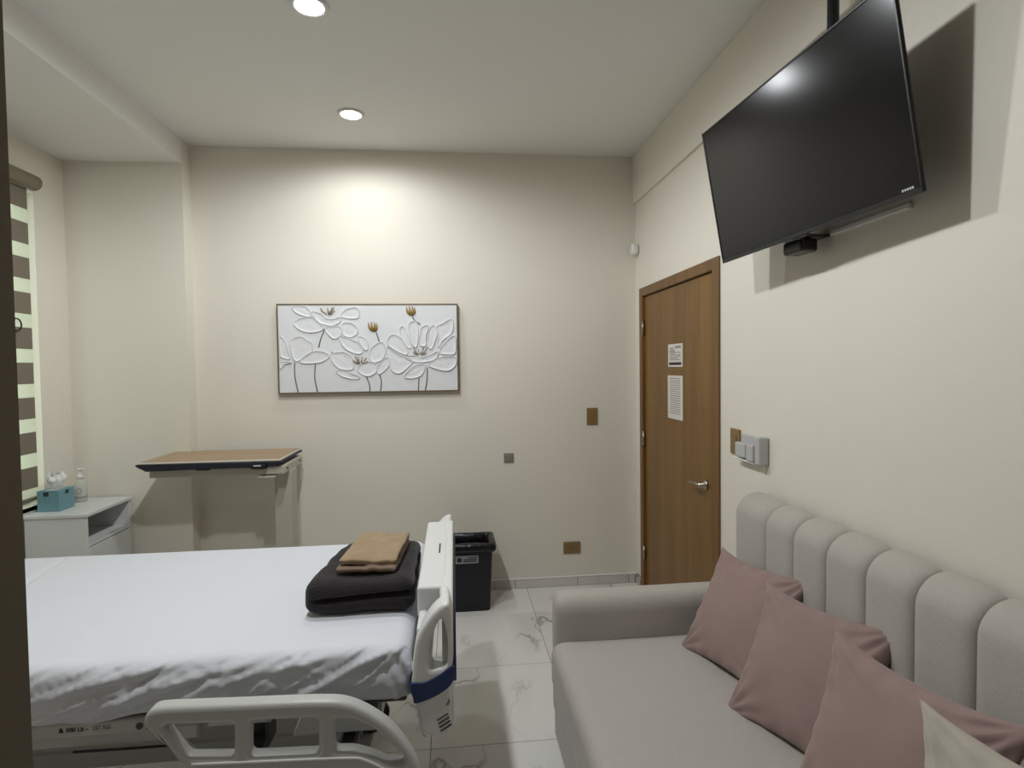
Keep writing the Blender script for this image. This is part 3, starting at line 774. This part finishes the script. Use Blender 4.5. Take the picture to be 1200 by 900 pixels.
# ------------------------------------------------------------------ picture
PXa, PXb, PZa, PZb = -1.147, 0.032, 1.388, 1.978
pic = empty('relief_picture', ((PXa + PXb) / 2, YB, PZa), 'wide white relief picture of flowers in a thin bronze frame', 'picture')
PYF = YB - 0.038
for lo, hi in (((PXa, PYF - .004, PZa), (PXa + .008, YB - .001, PZb)), ((PXb - .008, PYF - .004, PZa), (PXb, YB - .001, PZb)),
               ((PXa + .008, PYF - .004, PZa), (PXb - .008, YB - .001, PZa + .008)), ((PXa + .008, PYF - .004, PZb - .008), (PXb - .008, YB - .001, PZb))):
    box('frame_bar', lo, hi, BRONZE, pic, 0.0015, 1)
box('canvas', (PXa + .008, PYF + .001, PZa + .008), (PXb - .008, YB - .002, PZb - .008), CANVAS, pic)
cw, ch = PXb - PXa - .016, PZb - PZa - .016
def pc(x, y): return (max(PXa + .0095, min(PXb - .0095, PXa + .008 + (x - 88) / 992 * cw)), max(PZa + .0095, min(PZb - .0095, PZb - .008 - (y - 88) / 482 * ch)))
petals = [
 [(165,100),(190,90),(240,92),(275,130),(290,155),(230,150),(185,130)], [(172,190),(200,162),(270,150),(310,180),(340,215),(300,238),(240,240),(195,220)],
 [(340,215),(400,200),(440,215),(430,255),(395,278),(360,255)], [(440,185),(490,185),(525,215),(520,250),(480,270),(440,255),(430,215)],
 [(430,150),(450,115),(500,98),(535,110),(535,150),(515,165),(470,165)], [(262,125),(310,130),(370,168),(432,158),(420,190),(370,204),(320,192),(285,160)],
 [(95,260),(125,285),(140,330),(150,385),(110,380),(95,360)], [(200,400),(250,350),(300,338),(350,352),(365,375),(320,405),(250,412)],
 [(95,440),(120,415),(160,405),(125,395),(95,400)], [(150,300),(165,270),(210,258),(250,280),(275,300),(270,345),(230,375),(185,400),(160,370)],
 [(415,260),(450,265),(520,290),(550,330),(540,360),(490,355),(440,320)], [(520,265),(560,268),(580,300),(575,340),(550,330)],
 [(370,340),(385,350),(440,345),(490,375),(500,430),(480,450),(420,445),(385,415),(370,385)], [(395,455),(440,450),(490,470),(530,490),(510,503),(440,490)],
 [(580,350),(610,310),(660,292),(678,340),(660,390),(620,410),(585,395)], [(625,435),(660,390),(697,380),(695,425),(665,460),(630,475)],
 [(515,440),(550,405),(600,402),(628,420),(620,465),(575,488),(530,470)],
 [(690,270),(720,250),(770,275),(800,340),(790,370),(730,345),(685,310)], [(755,220),(775,205),(800,250),(820,330),(790,320),(760,270)],
 [(805,200),(835,175),(860,200),(860,280),(845,330),(815,290)], [(870,230),(890,205),(920,205),(905,270),(900,320),(865,310)],
 [(960,210),(1000,190),(1050,165),(1062,200),(1050,250),(1000,290),(970,330),(968,260)], [(910,270),(925,220),(950,200),(968,250),(950,310),(930,340),(905,310)],
 [(980,335),(1020,290),(1070,262),(1072,360),(1020,370),(985,365)], [(680,320),(720,345),(780,375),(830,400),(800,440),(750,475),(705,455),(690,400)],
 [(775,490),(830,430),(890,420),(895,450),(870,490),(820,503)], [(910,425),(970,385),(1040,375),(1075,390),(1072,430),(1030,462),(970,455)],
 [(785,380),(830,372),(880,385),(940,365),(975,350),(960,390),(900,412),(830,408)]]
def petal(pts, k):
    B = [Vector((*pc(p.x, p.y), 0)) for p in spline([(x, y, 0) for x, y in pts], 5, True)]
    c = sum(B, Vector()) / len(B); bm = bmesh.new()
    rad = sum((b - c).length for b in B) / len(B)
    base = 0.0006 + 0.0005 * (k % 3)
    rings = []
    for wd, hg in ((0.0, 0.0), (0.0016, .0105), (0.0048, .0120), (0.0085, .0030), (0.016, .0008), (rad * .6, .0020)):
        ring = []
        for i, b in enumerate(B):
            d = c - b; q = b + d * min(0.9, wd / max(d.length, 1e-4))
            ang = math.atan2(d.y, d.x)
            hh = hg * (0.75 + 0.35 * noise.noise((b.x * 14, b.y * 14, k)))
            ring.append(bm.verts.new((q.x, PYF + .001 - base - hh, q.y)))
        rings.append(ring)
    n = len(B)
    for a in range(len(rings) - 1):
        for i in range(n): bm.faces.new((rings[a][i], rings[a][(i + 1) % n], rings[a + 1][(i + 1) % n], rings[a + 1][i]))
    cv = bm.verts.new((c.x, PYF + .001 - base - .0022, c.y))
    for i in range(n): bm.faces.new((rings[-1][i], rings[-1][(i + 1) % n], cv))
    bmesh.ops.recalc_face_normals(bm, faces=bm.faces[:])
    return link('petal', from_bm(bm, 'petal'), PLASTER, pic, None, True)
for k, p in enumerate(petals): petal(p, k)
def stroke(name, pts, r0, r1, m):
    P = spline([(pc(x, y)[0], PYF - .0005, pc(x, y)[1]) for x, y in pts], 6)
    return tube(name, P, [r0 + (r1 - r0) * i / (len(P) - 1) for i in range(len(P))], m, pic, 6)
for pts in ([(340,222),(318,275),(305,322)], [(172,404),(172,480),(187,568)], [(285,416),(280,490),(293,568)], [(565,490),(580,530),(583,568)], [(640,478),(648,520),(642,568)], [(860,500),(857,540),(855,568)], [(908,440),(905,510),(895,568)], [(622,235),(632,265),(640,292)], [(828,142),(838,172),(872,198)]):
    stroke('flower_stem', pts, .0034, .0040, STEMM)
for a in ([(235,268),(245,290),(262,298)], [(440,360),(470,385),(488,410)], [(430,280),(480,300),(525,335)], [(330,190),(360,215),(400,215)], [(735,410),(770,420),(805,415)], [(800,480),(840,465),(875,440)], [(940,420),(990,405),(1045,410)], [(460,125),(490,135),(510,150)], [(1005,330),(1035,310),(1060,300)], [(720,290),(755,310),(785,345)], [(560,285),(568,305),(566,325)], [(825,210),(840,240),(842,290)]):
    stroke('petal_vein', a, .0028, .0012, PLASTER)
rs = random.Random(5)
for (sx, sy, n) in ((362, 118, 12), (535, 392, 16), (870, 345, 16)):
    bm = bmesh.new()
    for i in range(n):
        x, y = sx + rs.uniform(-42, 42), sy + rs.uniform(-22, 14); x2, y2 = sx + (x - sx) * .35, sy + 24
        a, b = pc(x2, y2), pc(x, y)
        bm_tube(bm, [(a[0], PYF - .0065, a[1]), (b[0], PYF - .010, b[1])], [.0012, .0030], 5)
    link('stamen_cluster', from_bm(bm, 'stamen_cluster'), STAM, pic, None, True)
for (bx_, by_) in ((606, 212), (820, 124)):
    bm = bmesh.new()
    for dx, dy in ((-24, -30), (-8, -36), (8, -34), (20, -26)):
        a, b = pc(bx_ + 6, by_ + 26), pc(bx_ + dx, by_ + dy * .9)
        mid = pc(bx_ + dx * .9 + 4, by_ + 4)
        bm_tube(bm, spline([(a[0], PYF, a[1]), (mid[0], PYF - .004, mid[1]), (b[0], PYF - .001, b[1])], 4), [.003, .005, .0075, .0085, .008, .0065, .005, .003, .0015], 6)
    link('gold_bud', from_bm(bm, 'gold_bud'), GOLDL, pic, None, True)

# ------------------------------------------------------------------ plates on the walls
def plate(name, xa, xb, za, zb, m, label, cat, keys, km):
    e = empty(name, ((xa + xb) / 2, YB, za), label, cat)
    box('cover_plate', (xa, YB - .009, za), (xb, YB - .0005, zb), m, e, 0.003, 2)
    for a, b, c, d in keys: box('key', (a, YB - .0125, c), (b, YB - .0088, d), km, e, 0.0015, 1)
    return e
plate('light_switch', .921, .998, 1.133, 1.252, GOLDP, 'tall champagne light switch plate on the picture wall', 'switch', [(.945, .974, 1.160, 1.225)], GOLDP)
plate('wall_plate', .334, .402, .885, .950, GREYP, 'small square grey blank plate on the picture wall', 'wall plate', [(.346, .390, .897, .938)], GREYP)
so = plate('wall_socket', .746, .867, .228, .311, GOLDP, 'wide champagne power socket low above the stone skirting', 'socket', [(.768, .802, .245, .294), (.811, .845, .245, .294)], GOLDP)
for xx in (.785, .828):
    for dx in (-.008, .008): box('socket_slot', (xx + dx - .0015, YB - .0132, .262), (xx + dx + .0015, YB - .0122, .278), INKD, so)
# motion detector in the corner
md = empty('motion_sensor', (XR - .03, 3.80, 2.30), 'small white motion sensor high beside the door corner', 'sensor')
soft_box('sensor_body', (XR - .055, 3.775, 2.305), (XR - .001, 3.835, 2.385), (.022, .022, .028), lambda p, n, h: p, WHITEP, md, 8)
lathe('sensor_eye', [(0, 0), (.015, 0), (.012, -.006), (0, -.008)], (XR - .054, 3.805, 2.352), PAPER, md, 16, 'X')
# switch by the sofa and a remote holder next to it
sw = empty('wall_switch', (XR, 2.447, 1.14), 'champagne switch plate beside the door above the sofa', 'switch')
box('cover_plate', (XR - .009, 2.405, 1.135), (XR - .0005, 2.49, 1.252), GOLDP, sw, 0.003, 2)
box('key', (XR - .0125, 2.43, 1.162), (XR - .0088, 2.465, 1.225), GOLDP, sw, 0.0015, 1)
rh = empty('remote_holder', (XR - .03, 2.28, 1.14), 'silver plastic remote control holder on the wall above the sofa', 'holder')
box('back_plate', (XR - .014, 2.185, 1.140), (XR - .0005, 2.385, 1.240), SILVERP, rh, 0.006, 2)
box('pocket', (XR - .048, 2.285, 1.142), (XR - .0145, 2.372, 1.205), SILVERP, rh, 0.006, 2)
box('pocket', (XR - .048, 2.222, 1.136), (XR - .0145, 2.279, 1.208), SILVERP, rh, 0.006, 2)
box('side_wing', (XR - .046, 2.176, 1.128), (XR - .0005, 2.214, 1.246), SILVERP, rh, 0.008, 3)
box('tray', (XR - .040, 2.225, 1.126), (XR - .0005, 2.400, 1.1345), WHITEP, rh, 0.003, 1)

# notices on the door leaf
XD = XR + 0.0078
def notice(name, ya, yb, za, zb, label, rows, band):
    e = empty(name, (XD, (ya + yb) / 2, za), label, 'notice')
    box('sheet', (XD - .0022, ya, za), (XD - .0002, yb, zb), PAPER, e)
    for (a, b, z0, t, m) in rows:
        yy1 = yb - a * (yb - ya); yy0 = yb - b * (yb - ya); zz = zb - z0 * (zb - za)
        box('print_line', (XD - .0028, yy0, zz - t), (XD - .0022, yy1, zz), m, e)
    return e
rws = [(.12, .42, .17, .007, INK), (.5, .9, .10, .012, INK), (.12, .5, .27, .008, INKD if False else INK), (.12, .55, .36, .006, INK), (.6, .85, .36, .005, INK), (.12, .5, .45, .006, INK), (.55, .88, .47, .005, INK), (.12, .88, .54, .004, INK), (.12, .7, .61, .005, INK), (.12, .88, .68, .004, INK), (.08, .92, .80, .016, INKD)]
notice('door_notice', 3.068, 3.283, 1.535, 1.669, 'upper small printed notice with a dark bottom bar on the door', rws, True)
rw2 = [(.16, .84, .06 + .05 * i, .004, INK) for i in range(17)]
notice('door_notice', 3.068, 3.290, 1.228, 1.484, 'lower tall sheet of faint print fixed on the door', rw2, False)

# ------------------------------------------------------------------ waste bin
bn = empty('waste_bin', (0.09, 3.62, 0), 'dark navy waste bin lined with a black bag by the back wall', 'bin')
def bin_shell(xa0, xb0, ya0, yb0, xa1, xb1, ya1, yb1, z0, z1, name, m):
    bm = bmesh.new()
    def ring(xa, xb, ya, yb, z, r=.03):
        return [bm.verts.new((x, y, z)) for x, y in roundpoly([(xa, ya), (xb, ya), (xb, yb), (xa, yb)], r, 4)]
    rs_ = [ring(xa0, xb0, ya0, yb0, z0), ring(xa1, xb1, ya1, yb1, z1), ring(xa1 - .008, xb1 + .008, ya1 - .008, yb1 + .008, z1 + .004), ring(xa1 - .008, xb1 + .008, ya1 - .008, yb1 + .008, z1 + .016),
           ring(xa1 + .004, xb1 - .004, ya1 + .004, yb1 - .004, z1 + .016), ring(xa0 + .005, xb0 - .005, ya0 + .005, yb0 - .005, z0 + .01)]
    n = len(rs_[0])
    for a in range(len(rs_) - 1):
        for i in range(n): bm.faces.new((rs_[a][i], rs_[a][(i + 1) % n], rs_[a + 1][(i + 1) % n], rs_[a + 1][i]))
    bm.faces.new(rs_[0]); bm.faces.new(rs_[-1])
    bmesh.ops.recalc_face_normals(bm, faces=bm.faces[:])
    return link(name, from_bm(bm, name), m, bn)
bin_shell(-.045, .208, 3.535, 3.735, -.065, .226, 3.520, 3.750, 0.0, 0.395, 'bin_body', BINP)
def liner(u, v):
    P = roundpoly([(-.080, 3.503), (.241, 3.503), (.241, 3.767), (-.080, 3.767)], .035, 5)
    k = u * len(P); i = int(k) % len(P); t = k - int(k)
    x = P[i][0] * (1 - t) + P[(i + 1) % len(P)][0] * t; y = P[i][1] * (1 - t) + P[(i + 1) % len(P)][1] * t
    cxx, cyy = .08, 3.635
    w1 = .5 + .5 * noise.noise((x * 22, y * 22, 3))
    prof_ = [(0.0, .378 + .016 * w1), (.012, .392), (.014, .416), (.006, .434 + .006 * w1), (-.02, .437 + .008 * w1), (-.035, .425), (-.042, .36), (-.046, .30)]
    f = v * (len(prof_) - 1); a = min(int(f), len(prof_) - 2); t2 = f - a
    o_ = prof_[a][0] * (1 - t2) + prof_[a + 1][0] * t2; zz = prof_[a][1] * (1 - t2) + prof_[a + 1][1] * t2
    d = Vector((x - cxx, y - cyy, 0)).normalized()
    return Vector((x, y, zz)) + d * (o_ + .005 * noise.noise((x * 40, y * 40, v * 3)) - .004)
grid_mesh('bin_liner', 100, 15, liner, BAG, bn, closed_u=True)
lb = box('bin_label', (-.03, 3.5215, .312), (.135, 3.5245, .362), LABELG, bn, rot=Matrix.Rotation(R(2.2), 3, 'X'))
for k, (a, b, z0, z1) in enumerate(((-.022, -.008, .318, .356), (.002, .030, .322, .350), (.040, .125, .334, .340), (.040, .125, .322, .329), (.07, .128, .346, .352))):
    box('label_print', (a, 3.5205, z0), (b, 3.5213, z1), INKD, lb)

# ------------------------------------------------------------------ overbed table
ot = empty('overbed_table', (-1.35, 3.55, 0), 'overbed table with wood top on a pale column beside the back wall', 'table')
ZT = 1.036
bm = bmesh.new(); bm_box(bm, (-1.775, 3.345, ZT - .014), (-1.000, 3.785, ZT - .0015), 0.004, 1)
link('table_top', from_bm(bm, 'table_top'), EDGEW, ot)
box('laminate', (-1.767, 3.353, ZT - .0015), (-1.008, 3.777, ZT), TOPW, ot)
plate2d('tray_rim', [[(-1.788, ZT - .014), (-.992, ZT - .014), (-.994, ZT - .024), (-1.03, ZT - .040), (-1.73, ZT - .052), (-1.778, ZT - .026)]], 'XZ', 3.563, 0.224, 0.004, UNDER, ot)
box('support_beam', (-1.745, 3.40, ZT - .100), (-1.02, 3.70, ZT - .0525), TBEIGE, ot, 0.006, 2)
box('column_head', (-1.13, 3.36, ZT - .092), (-0.985, 3.75, ZT - .041), TBEIGE, ot, 0.008, 2)
lev = box('height_lever', (-1.155, 3.315, ZT - .052), (-1.075, 3.358, ZT - .026), BLACKM, ot, 0.004, 2)
box('lever_grip', (-1.140, 3.308, ZT - .036), (-1.098, 3.316, ZT - .028), SILVERP, lev, 0.002, 1)
box('release_tab', (-1.125, 3.33, ZT - .106), (-1.03, 3.42, ZT - .098), TBEIGE, ot, 0.003, 1)
box('drawer_pull', (-1.46, 3.328, ZT - .052), (-1.385, 3.345, ZT - .036), BLACKM, ot, 0.004, 2)
for yy in (3.42, 3.69): lathe('pivot_screw', [(0, 0), (.007, 0), (.006, .004), (0, .004)], (-0.985, yy, ZT - .066), BLACKM, ot, 12, 'X')
cbm = bmesh.new(); bm_box(cbm, (-1.078, 3.47, 0.10), (-0.980, 3.60, ZT - .09), 0.006, 2)
link('column', from_bm(cbm, 'column'), TBEIGE, ot)
ob = bmesh.new()
bm_box(ob, (-1.75, 3.38, .055), (-.95, 3.425, .10), .008, 2); bm_box(ob, (-1.75, 3.635, .055), (-.95, 3.68, .10), .008, 2); bm_box(ob, (-1.11, 3.425, .055), (-.93, 3.635, .105), .008, 2)
link('table_base', from_bm(ob, 'table_base'), TBEIGE, ot)
for xx in (-1.71, -.99):
    for yy in (3.402, 3.658): lathe('caster', [(0, -.012), (.022, -.012), (.026, -.006), (.026, .006), (.022, .012), (0, .012)], (xx, yy, .027), BLACKM, ot, 16, 'Y')

# ------------------------------------------------------------------ bedside cabinet
ZN = 0.765
nx0, nx1, ny0, ny1 = -2.352, -2.035, 3.315, 3.745
nc = empty('bedside_cabinet', ((nx0 + nx1) / 2, (ny0 + ny1) / 2, 0), 'white bedside cabinet with an open niche below the window', 'cabinet')
box('cabinet_top', (nx0 - .004, ny0 - .008, ZN - .018), (nx1 + .010, ny1, ZN), NIGHT, nc, 0.002, 1)
box('side_panel', (nx0, ny0, .03), (nx1, ny0 + .016, ZN - .0185), NIGHT, nc, 0.001, 1)
box('side_panel', (nx0, ny1 - .018, .03), (nx1, ny1 - .002, ZN - .0185), NIGHT, nc, 0.001, 1)
box('back_panel', (nx0, ny0 + .0165, .03), (nx0 + .010, ny1 - .0185, ZN - .0185), NIGHT, nc)
box('shelf', (nx0 + .0105, ny0 + .0165, .575), (nx1 - .002, ny1 - .0185, .590), NIGHT, nc, 0.001, 1)
for z0, z1 in ((.395, .570), (.215, .390), (.035, .210)):
    box('drawer_front', (nx1 - .018, ny0 + .0185, z0), (nx1 + .001, ny1 - .0205, z1), NIGHT, nc, 0.002, 1)
for xx in (nx0 + .04, nx1 - .04):
    for yy in (ny0 + .05, ny1 - .05): lathe('foot', [(0, 0), (.018, 0), (.018, .029), (0, .029)], (xx, yy, 0), BLACKM, nc, 12)
# tissue box
tbx = empty('tissue_box', (-2.275, 3.46, ZN), 'teal tissue box with a white tissue sticking out on the cabinet', 'tissue box')
tx0, tx1, ty0, ty1, tz = -2.338, -2.222, 3.395, 3.525, ZN + .118
box('carton', (tx0, ty0, ZN + .0005), (tx1, ty1, tz), TEAL, tbx, 0.0015, 1)
box('dark_tab', (tx0 + .034, ty0 - .0008, tz - .030), (tx0 + .062, ty0 + .0002, tz - .006), TEALD, tbx)
box('dark_tab', (tx1 - .0002, ty0 + .05, tz - .028), (tx1 + .0008, ty0 + .082, tz - .006), TEALD, tbx)
box('opening', (tx0 + .03, ty0 + .025, tz), (tx1 - .03, ty1 - .025, tz + .0006), PAPER, tbx)
def tissue(u, v):
    a = 2 * PI * u; t = v
    fold = 0.22 * math.sin(3 * a + 0.6) + 0.16 * math.sin(8 * a + 2.0)
    r_ = (.012 + .046 * t ** 0.6) * (1 + fold * t) * (1 - .60 * smoothstep(.55, 1, t))
    zz = tz + .001 + .092 * t * (1 + .16 * math.sin(2 * a + .7) * t + .10 * math.sin(5 * a) * t)
    return Vector(((tx0 + tx1) / 2 + r_ * math.cos(a) * 1.1 + .008 * noise.noise((math.cos(a) * 2, math.sin(a) * 2, t * 4)), (ty0 + ty1) / 2 + r_ * math.sin(a) * .75, zz))
grid_mesh('tissue', 72, 14, tissue, TISSUE, tbx, closed_u=True)
# pump bottle
bcx, bcy = -2.262, 3.645
pb = empty('pump_bottle', (bcx, bcy, ZN), 'clear pump bottle with a white pump behind the tissue box', 'bottle')
lathe('bottle_body', [(0, .001), (.028, .001), (.032, .006), (.032, .10), (.029, .118), (.018, .130), (.013, .134), (.013, .142), (0, .142)], (bcx, bcy, ZN), CLEAR, pb, 28)
lathe('liquid', [(0, .004), (.027, .004), (.029, .008), (.029, .095), (0, .095)], (bcx, bcy, ZN), PAPER, pb, 28)
lathe('collar', [(0, .1425), (.0165, .1425), (.0165, .152), (.013, .163), (.007, .168), (.0045, .172), (.0045, .190), (0, .190)], (bcx, bcy, ZN), WHITEP, pb, 20)
lathe('pump_head', [(0, .1905), (.012, .1905), (.014, .196), (.012, .202), (0, .203)], (bcx, bcy, ZN), WHITEP, pb, 20)
tube('nozzle', [(bcx, bcy, ZN + .197), (bcx + .022, bcy - .010, ZN + .199), (bcx + .034, bcy - .016, ZN + .194)], .0045, WHITEP, pb, 8)
lathe('label_ring', [(.0322, .028), (.0328, .028), (.0328, .034), (.0322, .034)], (bcx, bcy, ZN), GREYP, pb, 28)
ring = [(bcx + .0335 * math.sin(q), bcy - .0335 * math.cos(q), ZN + .070 + .016 * math.sin(a)) for a, q in [(2 * PI * i / 20, .25 + .45 * math.cos(2 * PI * i / 20)) for i in range(21)]]
tube('emblem', ring, .0014, GREYP, pb, 6)
